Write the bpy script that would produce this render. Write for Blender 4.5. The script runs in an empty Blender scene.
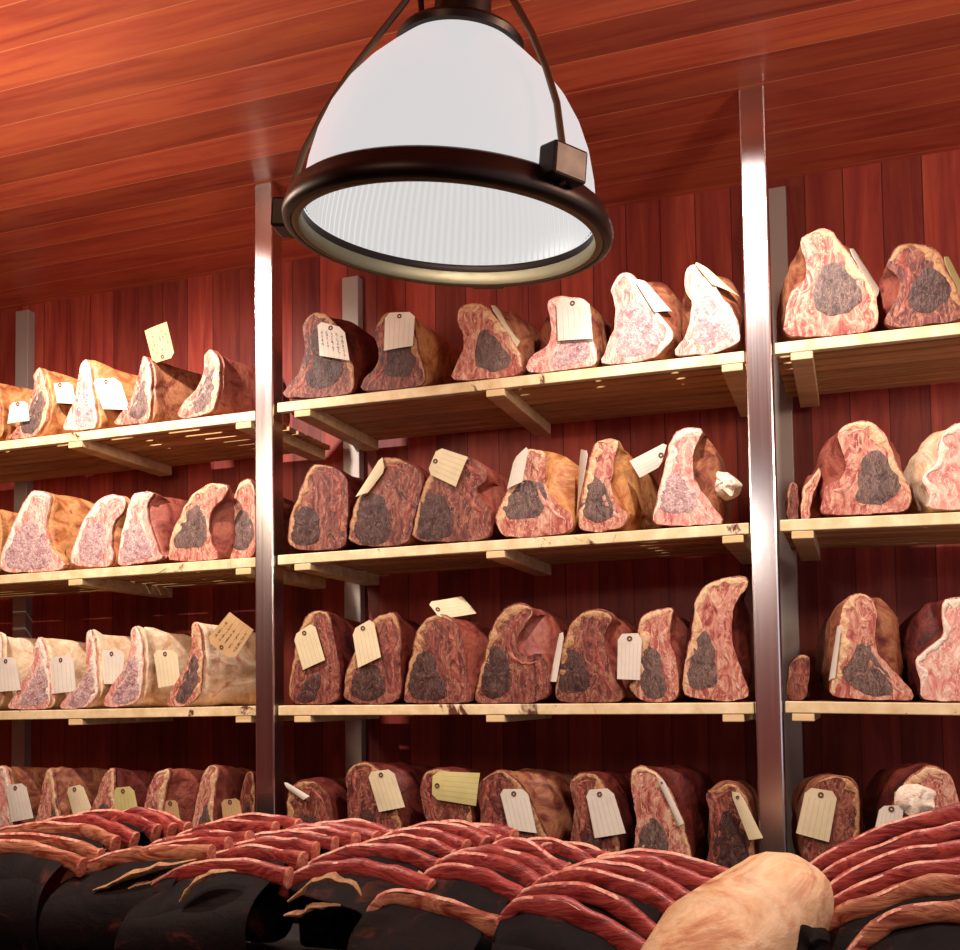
import bpy, bmesh, math, random
from mathutils import Vector, noise, Matrix
random.seed(7)
SC = bpy.context.scene
COL = SC.collection
# ------------------------------------------------------------------ camera
F, CY = 1072.0, 640.0
PITCH, YAW, ROLL = 0.0539, 0.3385, -0.0138
ZC = 1.45                       # eye height
D = 2.491                       # distance to the shelf front
WALL = D + 0.48
ZS = {1: ZC + 0.757, 2: ZC + 0.357, 3: ZC - 0.043, 4: ZC - 0.443}   # underside of each shelf's front rail
RAIL = 0.027
ZCEIL = ZC + 1.402
FWD = Vector((-math.sin(YAW)*math.cos(PITCH), math.cos(YAW)*math.cos(PITCH), math.sin(PITCH)))
_rt = Vector((math.cos(YAW), math.sin(YAW), 0)); _up = _rt.cross(FWD)
RT = _rt*math.cos(ROLL) + _up*math.sin(ROLL); UP = -_rt*math.sin(ROLL) + _up*math.cos(ROLL)
def ray(x, y): return FWD + RT*((x-480)/F) + UP*((CY-y)/F)
def at(x, y, Y):
    d = ray(x, y); p = d*(Y/d.y); return Vector((p.x, p.y, p.z+ZC))
cam = bpy.data.cameras.new('camera'); co = bpy.data.objects.new('camera', cam); COL.objects.link(co)
co.matrix_world = Matrix(((RT.x, UP.x, -FWD.x, 0), (RT.y, UP.y, -FWD.y, 0), (RT.z, UP.z, -FWD.z, ZC), (0, 0, 0, 1)))
cam.sensor_width = 36; cam.sensor_fit = 'HORIZONTAL'; cam.lens = F/960*36; cam.shift_y = (CY-475)/960
cam.clip_start = 0.02
SC.camera = co
vs = SC.view_settings; vs.view_transform = 'Standard'; vs.look = 'None'; vs.gamma = 1; vs.exposure = 0.0
# ------------------------------------------------------------------ materials
def s2l(c):
    return tuple(((v/255)/12.92 if v/255 <= .04045 else ((v/255+.055)/1.055)**2.4) for v in c) + (1,)
class NT:
    def __init__(s, name):
        s.m = bpy.data.materials.new(name); s.m.use_nodes = True; s.t = s.m.node_tree
        s.b = s.t.nodes['Principled BSDF']; s.L = s.t.links.new
    def n(s, k, **kw):
        o = s.t.nodes.new(k)
        for a, v in kw.items(): setattr(o, a, v)
        return o
    def val(s, sock, v):
        if hasattr(v, 'links'): s.L(v, sock)
        else: sock.default_value = v
    def math(s, op, a, b=0.0):
        o = s.n('ShaderNodeMath', operation=op); s.val(o.inputs[0], a); s.val(o.inputs[1], b); return o.outputs[0]
    def pos(s, rnd=True, scale=(1, 1, 1)):
        g = s.n('ShaderNodeNewGeometry').outputs['Position']
        mp = s.n('ShaderNodeMapping'); s.L(g, mp.inputs['Vector']); mp.inputs['Scale'].default_value = scale
        if rnd:
            r = s.math('MULTIPLY', s.n('ShaderNodeObjectInfo').outputs['Random'], 37.0)
            s.L(r, mp.inputs['Location'])
        return mp.outputs['Vector']
    def noise(s, vec, sc, det=5, rough=.6, dist=0.0):
        o = s.n('ShaderNodeTexNoise'); s.L(vec, o.inputs['Vector'])
        o.inputs['Scale'].default_value = sc; o.inputs['Detail'].default_value = det
        o.inputs['Roughness'].default_value = rough; o.inputs['Distortion'].default_value = dist
        return o.outputs['Fac']
    def ramp(s, fac, stops):
        o = s.n('ShaderNodeValToRGB'); s.L(fac, o.inputs['Fac']); r = o.color_ramp
        while len(r.elements) > 1: r.elements.remove(r.elements[0])
        r.elements[0].position = stops[0][0]; r.elements[0].color = stops[0][1]
        for p, c in stops[1:]: r.elements.new(p).color = c
        return o.outputs['Color']
    def mix(s, fac, a, b, mode='MIX'):
        o = s.n('ShaderNodeMix', data_type='RGBA', blend_type=mode)
        s.val(o.inputs[0], fac); s.val(o.inputs[6], a); s.val(o.inputs[7], b); return o.outputs[2]
    def bump(s, h, st=.5, d=.003):
        o = s.n('ShaderNodeBump'); s.L(h, o.inputs['Height']); o.inputs['Strength'].default_value = st
        o.inputs['Distance'].default_value = d; s.L(o.outputs['Normal'], s.b.inputs['Normal'])
    def fin(s, col, rough=.5, metal=0.0, spec=.5):
        s.val(s.b.inputs['Base Color'], col); s.val(s.b.inputs['Roughness'], rough)
        s.b.inputs['Metallic'].default_value = metal; s.b.inputs['Specular IOR Level'].default_value = spec
        return s.m
def flesh(name, stops, sc=22, rough=.5, vein=None, vsc=70, vw=.05, bump=.6, dist=1.5, spec=.4, stretch=(1, 1, 1)):
    t = NT(name); p = t.pos(scale=stretch)
    f = t.noise(p, sc, 6, .62, dist)
    n = len(stops); c = t.ramp(f, [(.28+.44*i/(n-1), s2l(q)) for i, q in enumerate(stops)])
    g = t.noise(p, sc*4.2, 4, .6, .6)
    if vein:
        h = t.noise(p, vsc, 4, .55, 1.2)
        a = t.math('ABSOLUTE', t.math('SUBTRACT', h, .5))
        k = t.math('LESS_THAN', a, vw*.45)
        k = t.math('MULTIPLY', k, t.math('GREATER_THAN', t.noise(p, vsc*.35, 2), .44))
        k = t.math('MULTIPLY', k, .75)
        c = t.mix(k, c, s2l(vein))
    c = t.mix(.28, c, t.ramp(g, [(.35, (.25, .22, .2, 1)), (.65, (1, 1, 1, 1))]), 'MULTIPLY')
    t.bump(t.math('ADD', f, t.math('MULTIPLY', g, .5)), bump, .006)
    return t.fin(c, rough, 0, spec)
M = {}
# kind -> crust (outside), face (cut surface), lean, fat, bone
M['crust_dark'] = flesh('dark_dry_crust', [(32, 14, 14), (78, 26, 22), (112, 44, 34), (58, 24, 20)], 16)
M['crust_mid'] = flesh('brown_dry_crust', [(66, 30, 24), (128, 66, 48), (168, 112, 78), (110, 52, 40)], 14)
M['crust_gold'] = flesh('golden_dry_fat', [(112, 52, 30), (172, 102, 58), (206, 148, 94), (146, 76, 46)], 14)
M['crust_pale'] = flesh('pale_dry_fat', [(196, 132, 100), (226, 190, 150), (238, 216, 184), (206, 120, 98)], 12)
M['crust_red'] = flesh('red_dry_meat', [(78, 30, 27), (130, 58, 48), (162, 90, 72), (98, 40, 35)], 14)
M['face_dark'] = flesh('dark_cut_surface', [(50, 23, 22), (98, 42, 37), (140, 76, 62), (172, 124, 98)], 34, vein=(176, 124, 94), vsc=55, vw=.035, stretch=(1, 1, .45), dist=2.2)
M['face_mid'] = flesh('red_cut_surface', [(112, 42, 40), (166, 78, 70), (204, 142, 120), (228, 194, 166)], 34, vein=(230, 190, 156), vsc=55, vw=.035, stretch=(1, 1, .45), dist=2.2)
M['face_pale'] = flesh('pink_cut_surface', [(176, 78, 78), (214, 130, 122), (230, 180, 162), (242, 218, 196)], 34, vein=(246, 228, 206), vsc=55, vw=.035, stretch=(1, 1, .45), dist=2.2)
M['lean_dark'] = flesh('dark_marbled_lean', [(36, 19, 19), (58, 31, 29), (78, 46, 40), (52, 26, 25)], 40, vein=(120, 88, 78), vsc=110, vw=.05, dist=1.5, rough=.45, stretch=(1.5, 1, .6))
M['lean_mid'] = flesh('brown_marbled_lean', [(58, 41, 41), (84, 63, 60), (112, 90, 83), (76, 51, 50)], 40, vein=(158, 122, 106), vsc=110, vw=.06, dist=1.5, rough=.5, stretch=(1.5, 1, .6))
M['lean_pale'] = flesh('pink_marbled_lean', [(134, 92, 98), (162, 120, 124), (186, 148, 148), (148, 104, 108)], 40, vein=(232, 206, 196), vsc=140, vw=.1, dist=.5, rough=.5)
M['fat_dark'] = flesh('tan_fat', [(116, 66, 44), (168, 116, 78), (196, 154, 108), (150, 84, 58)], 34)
M['fat_mid'] = flesh('cream_fat', [(180, 112, 82), (214, 164, 122), (232, 202, 158), (204, 134, 104)], 34)
M['fat_pale'] = flesh('white_fat', [(214, 166, 146), (238, 216, 194), (246, 234, 216), (226, 184, 166)], 34)
M['bone_dark'] = flesh('red_bone', [(110, 40, 36), (156, 74, 62), (192, 132, 106)], 40)
M['bone_mid'] = flesh('pink_bone', [(170, 78, 70), (208, 144, 124), (230, 196, 170)], 40)
M['bone_pale'] = flesh('pale_bone', [(214, 120, 112), (236, 190, 172), (244, 220, 200)], 40)
M['rib'] = flesh('red_rib_membrane', [(92, 24, 26), (138, 42, 42), (176, 74, 66), (116, 30, 32), (190, 104, 92)], 18, rough=.36, stretch=(.3, 1, 1.3), bump=.5, spec=.5, dist=2.5)
M['rib_fat'] = flesh('rib_top_fat', [(170, 64, 58), (206, 116, 100), (228, 176, 152), (190, 90, 80)], 30, rough=.4, bump=.4)
M['rib_tan'] = flesh('dried_rib_membrane', [(104, 36, 28), (150, 72, 52), (196, 132, 100), (126, 48, 38)], 18, rough=.45, stretch=(.3, 1, 1.3), dist=2.5)
M['rib_end'] = flesh('sawn_bone_end', [(160, 52, 46), (206, 116, 94), (226, 160, 128)], 60, rough=.5)
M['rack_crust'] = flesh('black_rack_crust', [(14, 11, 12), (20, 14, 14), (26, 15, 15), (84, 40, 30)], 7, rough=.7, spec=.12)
M['rack_meat'] = flesh('dark_rib_meat', [(30, 8, 10), (70, 16, 18), (104, 28, 26), (48, 12, 14)], 16, rough=.5)

def wood(name, base, along, bw, dark, light, seam, var=.35, rough=.5, seamw=.012, grain=1.0, stain=.5, bumpd=.002):
    """boards of width bw counted along one axis, grain running along the other"""
    t = NT(name); g = t.n('ShaderNodeNewGeometry').outputs['Position']
    sx = t.n('ShaderNodeSeparateXYZ'); t.L(g, sx.inputs[0])
    across = sx.outputs[{'X': 'X', 'Y': 'Y'}[along]]
    q = t.math('DIVIDE', across, bw); idx = t.math('FLOOR', q); fr = t.math('FRACT', q)
    wn = t.n('ShaderNodeTexWhiteNoise', noise_dimensions='1D'); t.L(idx, wn.inputs['W'])
    mp = t.n('ShaderNodeMapping'); t.L(g, mp.inputs['Vector'])
    mp.inputs['Scale'].default_value = (9, 9, .8) if along == 'X' else (.7, 9, 9)
    cb = t.n('ShaderNodeCombineXYZ'); off = t.math('MULTIPLY', wn.outputs['Value'], 19.0)
    t.L(off, cb.inputs[2 if along == 'X' else 0]); t.L(cb.outputs[0], mp.inputs['Location'])
    gr = t.noise(mp.outputs['Vector'], 3.0*grain, 6, .6, 1.0)
    c = t.ramp(gr, [(.25, s2l(dark)), (.5, s2l(base)), (.78, s2l(light))])
    c = t.mix(var, c, t.ramp(wn.outputs['Value'], [(0, (.22, .2, .2, 1)), (.35, (.7, .66, .62, 1)), (.75, (1, 1, 1, 1)), (1, (1.25, 1.3, 1.2, 1))]), 'MULTIPLY')
    st = t.noise(mp.outputs['Vector'], .55, 2, .5, .5)
    c = t.mix(stain, c, t.ramp(st, [(.3, (.35, .3, .32, 1)), (.5, (1, 1, 1, 1))]), 'MULTIPLY')
    if seam:
        e = t.math('LESS_THAN', fr, seamw); c = t.mix(e, c, s2l(seam))
        t.bump(t.math('SUBTRACT', gr, t.math('MULTIPLY', t.math('LESS_THAN', fr, seamw*2.2), 2.0)), .5, bumpd)
    else: t.bump(gr, .3, .002)
    return t.fin(c, rough, 0, .35)
M['wall'] = wood('red_cedar_wall_boards', (164, 64, 52), 'X', .098, (124, 44, 40), (190, 90, 64), (84, 28, 26), var=.62, seamw=.03)
M['ceil'] = wood('red_cedar_ceiling_boards', (186, 86, 62), 'Y', .118, (150, 54, 40), (206, 108, 62), (214, 136, 96), var=.35, seamw=.02, rough=.4, stain=.5)
M['pine'] = wood('pale_pine', (220, 190, 140), 'Y', .3, (186, 150, 100), (236, 214, 170), None, var=.1, stain=.2)
M['slat'] = wood('brown_pine_slats', (206, 162, 108), 'Y', .053, (170, 122, 76), (226, 188, 138), None, var=.3, stain=.4)
def stained():
    t = NT('stained_pine_rail'); p = t.pos(False)
    c = t.ramp(t.noise(p, 20, 4), [(.3, s2l((206, 178, 128))), (.7, s2l((238, 220, 180)))])
    mp = t.pos(False, (1, 1, .7)); k = t.noise(mp, 9, 5, .65, .6)
    k = t.ramp(k, [(.62, (0, 0, 0, 1)), (.66, (1, 1, 1, 1))])
    c = t.mix(k, c, s2l((92, 44, 34)))
    s = t.ramp(t.noise(p, 90, 2), [(.74, (0, 0, 0, 1)), (.76, (1, 1, 1, 1))]); c = t.mix(s, c, s2l((110, 60, 44)))
    return t.fin(c, .5)
M['rail'] = stained()
def steel(name, col, rough, scale=(60, 60, .6)):
    t = NT(name); p = t.pos(False, scale); f = t.noise(p, 3, 4)
    r = t.n('ShaderNodeMapRange'); t.L(f, r.inputs[0]); r.inputs[3].default_value = rough*.8; r.inputs[4].default_value = rough*1.3
    return t.fin(s2l(col), r.outputs[0], 1.0)
M['steel'] = steel('brushed_steel', (226, 222, 222), .21)
M['alu'] = NT('painted_grey_metal').fin(s2l((168, 156, 148)), .45, .25)
M['bronze'] = steel('dark_bronze', (58, 48, 44), .4, (8, 8, 8))
M['brass'] = steel('aged_brass', (140, 128, 102), .5, (20, 20, 20))
M['strap'] = steel('dull_olive_metal', (122, 104, 84), .5, (20, 20, 20))
M['black'] = NT('matte_dark_counter').fin(s2l((34, 26, 26)), .6)
M['ink'] = NT('black_ink').fin(s2l((40, 34, 38)), .8)
def paper(name, a, b, line):
    t = NT(name); uv = t.n('ShaderNodeUVMap').outputs['UV']
    sx = t.n('ShaderNodeSeparateXYZ'); t.L(uv, sx.inputs[0])
    c = t.ramp(t.noise(t.pos(), 14, 3), [(.3, s2l(a)), (.7, s2l(b))])
    fr = t.math('FRACT', t.math('MULTIPLY', sx.outputs['X'], 6.0))
    e = t.math('MULTIPLY', t.math('LESS_THAN', fr, .14), t.math('GREATER_THAN', sx.outputs['Y'], .2))
    c = t.mix(t.math('MULTIPLY', e, .3), c, s2l(line))
    t.bump(t.noise(t.pos(), 30, 2), .3, .002)
    return t.fin(c, .75, 0, .2)
M['tag_white'] = paper('white_tag_card', (206, 198, 184), (222, 214, 200), (150, 130, 110))
M['tag_cream'] = paper('cream_tag_card', (206, 192, 156), (222, 208, 172), (150, 130, 90))
M['tag_yellow'] = paper('yellowed_tag_card', (190, 180, 116), (206, 196, 136), (140, 124, 70))
M['tag_tan'] = paper('manila_tag_card', (178, 142, 98), (194, 160, 116), (130, 96, 60))
M['eyelet'] = NT('brown_tag_eyelet').fin(s2l((92, 52, 36)), .7)
def glow():
    t = NT('lit_prismatic_glass')
    ob = t.n('ShaderNodeTexCoord').outputs['Object']; sx = t.n('ShaderNodeSeparateXYZ'); t.L(ob, sx.inputs[0])
    a = t.math('ARCTAN2', sx.outputs['Y'], sx.outputs['X'])
    w = t.math('SINE', t.math('MULTIPLY', a, 110.0))
    r = t.n('ShaderNodeMapRange'); t.L(w, r.inputs[0]); r.inputs[1].default_value = -1; r.inputs[3].default_value = .62; r.inputs[4].default_value = .70
    t.L(r.outputs[0], t.b.inputs['Emission Strength']); t.b.inputs['Emission Color'].default_value = (1, .97, .95, 1)
    return t.fin((.02, .02, .02, 1), .3)
M['glass_in'] = glow()
t_ = NT('lit_white_glass_shade'); t_.b.inputs['Emission Color'].default_value = (1, .975, .975, 1); t_.b.inputs['Emission Strength'].default_value = .68
M['glass_out'] = t_.fin((.02, .02, .02, 1), .3)
# ------------------------------------------------------------------ mesh helpers
def link(name, bm, mat, parent=None, smooth=False):
    me = bpy.data.meshes.new(name); bmesh.ops.recalc_face_normals(bm, faces=bm.faces[:]); bm.to_mesh(me); bm.free()
    for m in (mat if isinstance(mat, (list, tuple)) else [mat]): me.materials.append(m)
    if smooth:
        me.polygons.foreach_set('use_smooth', [True]*len(me.polygons)); me.set_sharp_from_angle(angle=math.radians(50))
    o = bpy.data.objects.new(name, me); COL.objects.link(o)
    if parent: o.parent = parent
    return o
def recenter(o, p):
    """move the object's origin to p, keeping its mesh and its children where they are"""
    p = Vector(p); o.data.transform(Matrix.Translation(-p)); o.location = p
def child(o, root):
    o.parent = root; o.matrix_parent_inverse = Matrix.Translation(-root.location); return o
def tag(o, label, cat, group=None):
    o['label'] = label; o['category'] = cat
    if group: o['group'] = group
    return o
def struct(o): o['kind'] = 'structure'; return o
def box(bm, a, b, bev=0.0):
    r = bmesh.ops.create_cube(bm, size=1)['verts']
    c = [(a[i]+b[i])/2 for i in range(3)]; s = [abs(b[i]-a[i]) for i in range(3)]
    for v in r: v.co = Vector((v.co.x*s[0]+c[0], v.co.y*s[1]+c[1], v.co.z*s[2]+c[2]))
    if bev:
        es = list({e for v in r for e in v.link_edges}); bmesh.ops.bevel(bm, geom=es, offset=bev, segments=2, affect='EDGES', profile=.5)
def bx(a, b, bev=0.0):
    bm = bmesh.new(); box(bm, a, b, bev); return bm
def lathe(prof, n=96, flute=0.0, nf=110):
    bm = bmesh.new(); rings = []
    for r, z in prof:
        rings.append([bm.verts.new(((r+flute*math.cos(nf*2*math.pi*i/n))*math.cos(2*math.pi*i/n), (r+flute*math.cos(nf*2*math.pi*i/n))*math.sin(2*math.pi*i/n), z)) for i in range(n)])
    for a, b in zip(rings, rings[1:]):
        for i in range(n): bm.faces.new((a[i], a[(i+1) % n], b[(i+1) % n], b[i]))
    return bm
def loft(rings, cap=True):
    bm = bmesh.new(); R = [[bm.verts.new(p) for p in r] for r in rings]; n = len(R[0])
    for a, b in zip(R, R[1:]):
        for i in range(n): bm.faces.new((a[i], a[(i+1) % n], b[(i+1) % n], b[i]))
    if cap:
        for r in (R[0], R[-1]):
            f = bm.faces.new(r); f.normal_update(); bmesh.ops.triangulate(bm, faces=[f])
    return bm
def tube(path, rad, n=10, cap=True, up=Vector((0, 0, 1)), sq=1.0):
    pw = lambda v: math.copysign(abs(v)**sq, v)
    """path of Vectors, rad = list of (half width, half height)"""
    rings = []
    for i, p in enumerate(path):
        t = (path[min(i+1, len(path)-1)]-path[max(i-1, 0)]).normalized()
        s = t.cross(up).normalized(); u = s.cross(t)
        w, h = rad[i] if isinstance(rad, list) else rad
        rings.append([p + s*(w*pw(math.cos(2*math.pi*k/n))) + u*(h*pw(math.sin(2*math.pi*k/n))) for k in range(n)])
    return loft(rings, cap)
def chaikin(P, it=1, r=.22, closed=True):
    for _ in range(it):
        Q = []
        for i in range(len(P)):
            a = P[i]; b = P[(i+1) % len(P)]
            Q += [(a[0]+(b[0]-a[0])*r, a[1]+(b[1]-a[1])*r), (a[0]+(b[0]-a[0])*(1-r), a[1]+(b[1]-a[1])*(1-r))]
        P = Q
    return P
def resample(P, n):
    L = [0]; m = len(P)
    for i in range(m):
        a, b = P[i], P[(i+1) % m]; L.append(L[-1]+math.hypot(b[0]-a[0], b[1]-a[1]))
    out = []; j = 0
    for k in range(n):
        s = L[-1]*k/n
        while L[j+1] < s: j += 1
        f = (s-L[j])/max(1e-9, L[j+1]-L[j]); a, b = P[j], P[(j+1) % m]
        out.append((a[0]+(b[0]-a[0])*f, a[1]+(b[1]-a[1])*f))
    return out
def nz(x, y, z, s, seed=0.0): return noise.noise(Vector((x*s+seed*3.7, y*s-seed*1.3, z*s+seed)))
# ------------------------------------------------------------------ the setting
XL, XR = -3.75, 1.75
struct(link('wall_back', bx((XL, WALL, 0), (XR, WALL+.05, ZCEIL)), M['wall']))
struct(link('ceiling', bx((XL, -1.6, ZCEIL), (XR, WALL+.05, ZCEIL+.05)), M['ceil']))
struct(link('wall_left', bx((XL-.05, -1.6, 0), (XL, WALL+.05, ZCEIL)), M['wall']))
struct(link('floor', bx((XL, -1.6, -.05), (XR, WALL+.05, 0)), M['black']))
struct(link('wall_front', bx((XL, -1.65, 0), (XR, -1.6, ZCEIL)), M['wall']))
# posts
XP1 = at(257, 480, D).x; XP2 = -0.220
def post(x, w, label, lean=0.0):
    t = link('steel_post', bx((x, D-.012, .0), (x+w, D+w-.012, ZCEIL-.001), .004), M['steel'])
    recenter(t, (x+w/2, D+.02, 0)); t.rotation_euler.y = lean
    return tag(t, label, 'post', 'front steel posts of the shelving')
post(XP1, .056, 'polished square steel post between left and middle shelf bays', 0)
post(XP2, .058, 'brightly lit square steel post nearest the right side, between middle and right bays', 0)
for px, w, lab in ((24, .055, 'narrow grey metal strip on the back wall behind the left bay'), (353, .055, 'narrow grey metal strip on the back wall behind middle bay, under the lamp'), (783, .05, 'grey metal strip on back wall just right of the bright post')):
    x = at(px, 420, WALL-.02).x
    o = link('wall_upright', bx((x-w/2, WALL-.035, 0), (x+w/2, WALL-.001, at(px, {24: 310, 353: 276, 783: 186}[px], WALL-.035).z), .002), M['alu'])
    recenter(o, (x, WALL-.02, 0)); tag(o, lab, 'post', 'rear metal uprights on the wall')
    for k in (1.5, 1.9, 2.28):
        b = bmesh.new(); bmesh.ops.create_uvsphere(b, u_segments=10, v_segments=6, radius=.006)
        for v in b.verts: v.co = Vector((x+v.co.x+.008, WALL-.036+v.co.y*.5, k+v.co.z))
        child(link('screw', b, M['bronze'], None, True), o)
# shelves: each bay x row is one thing
BAYS = {'left': (-3.70, XP1-.004), 'middle': (XP1+.056+.006, XP2-.004), 'right': (XP2+.058+.006, 1.30)}
TILT = {}
ROWN = {1: 'top', 2: 'second', 3: 'third', 4: 'bottom'}
MEAS = {(1, 'left'): [(0, 450), (240, 422)], (1, 'middle'): [(290, 411), (735, 363)], (1, 'right'): [(795, 352), (960, 334)],
        (2, 'left'): [(0, 584), (240, 568)], (2, 'middle'): [(292, 564), (748, 534)], (2, 'right'): [(788, 531), (960, 524)],
        (3, 'left'): [(0, 720), (240, 716)], (3, 'middle'): [(292, 715.5), (750, 714)], (3, 'right'): [(792, 713), (960, 715.5)]}
for row in (1, 2, 3, 4):
    for bay in BAYS:
        if (row, bay) in MEAS:
            (a, b) = MEAS[(row, bay)]; A = at(*a, D); B = at(*b, D)
            s = (B.z-A.z)/(B.x-A.x); TILT[(row, bay)] = (A.x, A.z, s)
        else: TILT[(row, bay)] = (0, ZS[4], 0.0)
def zbase(row, bay, x):
    x0, z0, s = TILT[(row, bay)]; return z0 + s*(x-x0)
def zt(row, bay, x): return zbase(row, bay, x) + RAIL
BEAR = {'left': (75, 243), 'middle': (302, 495, 733), 'right': (803,)}
def tilt_mesh(bm, row, bay):
    for v in bm.verts: v.co.z += zbase(row, bay, v.co.x)
    return bm
for row in (1, 2, 3, 4):
    for bay, (xa, xb) in BAYS.items():
        bm = bmesh.new()
        yy = D+.024; k = 0
        while yy < D+.42:
            box(bm, (xa, yy, RAIL-.014), (xb, yy+.039, RAIL-.001), .0015); yy += .053
        sh = link('wooden_shelf', tilt_mesh(bm, row, bay), M['slat'])
        xm = (xa+xb)/2; recenter(sh, (xm, D+.2, zbase(row, bay, xm)))
        tag(sh, f'slatted pine shelf board, {ROWN[row]} level of the {bay} bay, holding beef', 'shelf', 'slatted pine shelves')
        bm = bx((xa, D, 0), (xb, D+.022, RAIL-.001), .002); child(link('front_rail', tilt_mesh(bm, row, bay), M['rail']), sh)
        ref = {1: 400, 2: 550, 3: 712, 4: 860}[row]
        for px in BEAR[bay]:
            x = at(px, ref, D).x
            if xa < x < xb:
                b = bx((x-.024, D+.0235, -.018), (x+.024, D+.43, RAIL-.0145), .002)
                for v in b.verts:
                    pass
                box(b, (x-.024, D+.001, -.018), (x+.024, D+.03, -.0005), .002)
                child(link('bearer', tilt_mesh(b, row, bay), M['pine']), sh)
# ------------------------------------------------------------------ beef loins
ORD = ['leftmost', 'second', 'third', 'fourth', 'fifth', 'sixth', 'seventh', 'eighth']
def where(i, n, row, bay):
    o = 'rightmost' if i == n-1 and n > 2 else ORD[i]
    return f"{o} on {bay} bay's {ROWN[row]} shelf"
def loin(row, bay, face, eye, kind, side, crust, label, L=.34, sk=0.0, y0=None, seed=0, back=.92, lump=.008, hw=None):
    y0 = D+.006 if y0 is None else y0
    W = [at(px, py, y0) for px, py in face]
    P = [(p.x, p.z) for p in W]
    cx = sum(p[0] for p in P)/len(P); base = zt(row, bay, cx) + .0012
    zl = min(p[1] for p in P); zh = max(p[1] for p in P)
    fz = lambda z: base + (z-zl)*(zh-base)/(zh-zl)
    P = [(x, fz(z)) for x, z in P]
    P = resample(chaikin(P, 2, .2), 60)
    P = [(x+.004*nz(x, 0, z, 40, seed), max(base, z+.004*nz(x, 5, z, 40, seed))) for x, z in P]
    n = len(P); cx = sum(p[0] for p in P)/n; cz = sum(p[1] for p in P)/n
    zm = base+(zh-base)*.42; wid = (max(p[0] for p in P)-min(p[0] for p in P))/2; xm = (max(p[0] for p in P)+min(p[0] for p in P))/2
    hw_ = hw if hw else wid*.94; xr = xm+max(0, hw_-wid)*.9
    def full(ang):                       # rounded block the body swells into behind the cut
        c, s_ = math.cos(ang), math.sin(ang); hh = (zh-zm)*.97 if s_ > 0 else (zm-base)
        return (abs(c/hw_)**2.7+abs(s_/hh)**2.7)**(-1/2.7)
    def ring(y, sx, sz, dx, amp, k=0.0):
        r = []
        for x, z in P:
            if k:
                an = math.atan2(z-zm, x-xm); R = full(an)
                fx, fz_ = xr+R*math.cos(an), zm+R*math.sin(an)
                x, z = x+(fx-x)*k, z+(fz_-z)*k
            X = xm+(x-xm)*sx+dx; Z = base+(z-base)*sz
            d = amp*(nz(X, y, Z, 16, seed)+.5*nz(X, y, Z, 42, seed))
            v = Vector((x-cx, z-cz)); v = v.normalized() if v.length > 1e-6 else v
            r.append(Vector((X+v.x*d, y, max(base, Z+v.y*d))))
        return r
    ins = 1.0
    rings = [ring(y0+.0035, ins, ins, 0, 0), ring(y0+.009, 1.012, 1.006, 0, .001)]
    for t in (.05, .10, .16, .23, .33, .45, .58, .7, .82, .92):
        q = max(0, t-.16); s_ = 1-(1-back)*q; k = min(1, max(0, (t-.03)/.20)); k = k*k*(3-2*k)
        rings.append(ring(y0+L*t, s_, s_*(1-.06*t*t), sk*t, lump*min(1, t*5), k))
    rings.append(ring(y0+L*.98, back*.8, back*.78, sk, lump, 1)); rings.append(ring(y0+L, back*.5, back*.5, sk, 0, 1))
    root = link('beef_loin', loft(rings), M['crust_'+crust], None, True)
    recenter(root, (cx, y0+L*.4, base))
    tag(root, label, 'beef', 'dry-aged beef loins on the shelves')
    # cut face: a slightly domed plate on the front
    def plate(poly, ya, bulge, steps):
        ax = sum(p[0] for p in poly)/len(poly); az = sum(p[1] for p in poly)/len(poly)
        rr = []
        for s, dy in steps:
            rr.append([Vector((ax+(x-ax)*s, ya-dy*bulge+.0022*nz(x, s, z, 60, seed)*(1 if s < .97 else 0), az+(z-az)*s)) for x, z in poly])
        return loft(rr)
    FP = [(x, z) for x, z in P]
    bm = bmesh.new(); A = [bm.verts.new((x, y0-.0025, z)) for x, z in FP]; B = [bm.verts.new((x, y0+.0032, z)) for x, z in FP]
    f = bm.faces.new(A); f.normal_update()
    for i in range(n): bm.faces.new((A[i], A[(i+1) % n], B[(i+1) % n], B[i]))
    bmesh.ops.triangulate(bm, faces=[f])
    child(link('cut_face', bm, M['face_'+kind]), root)
    if eye:
        E = [at(px, py, y0) for px, py in eye]; E = [(p.x, fz(p.z)) for p in E]
        E = resample(chaikin(E, 2, .25), 40)
        ex = sum(p[0] for p in E)/40; ez = sum(p[1] for p in E)/40
        E = [(ex+(x-ex)*1.1+.007*nz(x, 1, z, 48, seed), max(base+.004, ez+(z-ez)*1.08+.007*nz(x, 8, z, 48, seed))) for x, z in E]
        child(link('lean_eye', plate(E, y0-.0022, .0016, [(1, -.2), (1, .5), (.9, 1), (.6, 1.1), (.25, 1.2)]), M['lean_'+kind], None, True), root)
    # fat cap: a raised strip along one flank of the outline, over the top
    top = max(range(n), key=lambda i: P[i][1])
    zq = base+.012
    def flank(direction, over, lo):
        idx = []; i = top - direction*over
        for _ in range(n):
            idx.append(i % n); i += direction
            if P[i % n][1] < lo and len(idx) > over+4: break
        return idx
    def area(): return sum(P[i][0]*P[(i+1) % n][1]-P[(i+1) % n][0]*P[i][1] for i in range(n))
    ccw = area() > 0
    dirL = 1 if ccw else -1           # counter-clockwise: after the top comes the left flank
    dr = dirL if side == 'L' else -dirL
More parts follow.
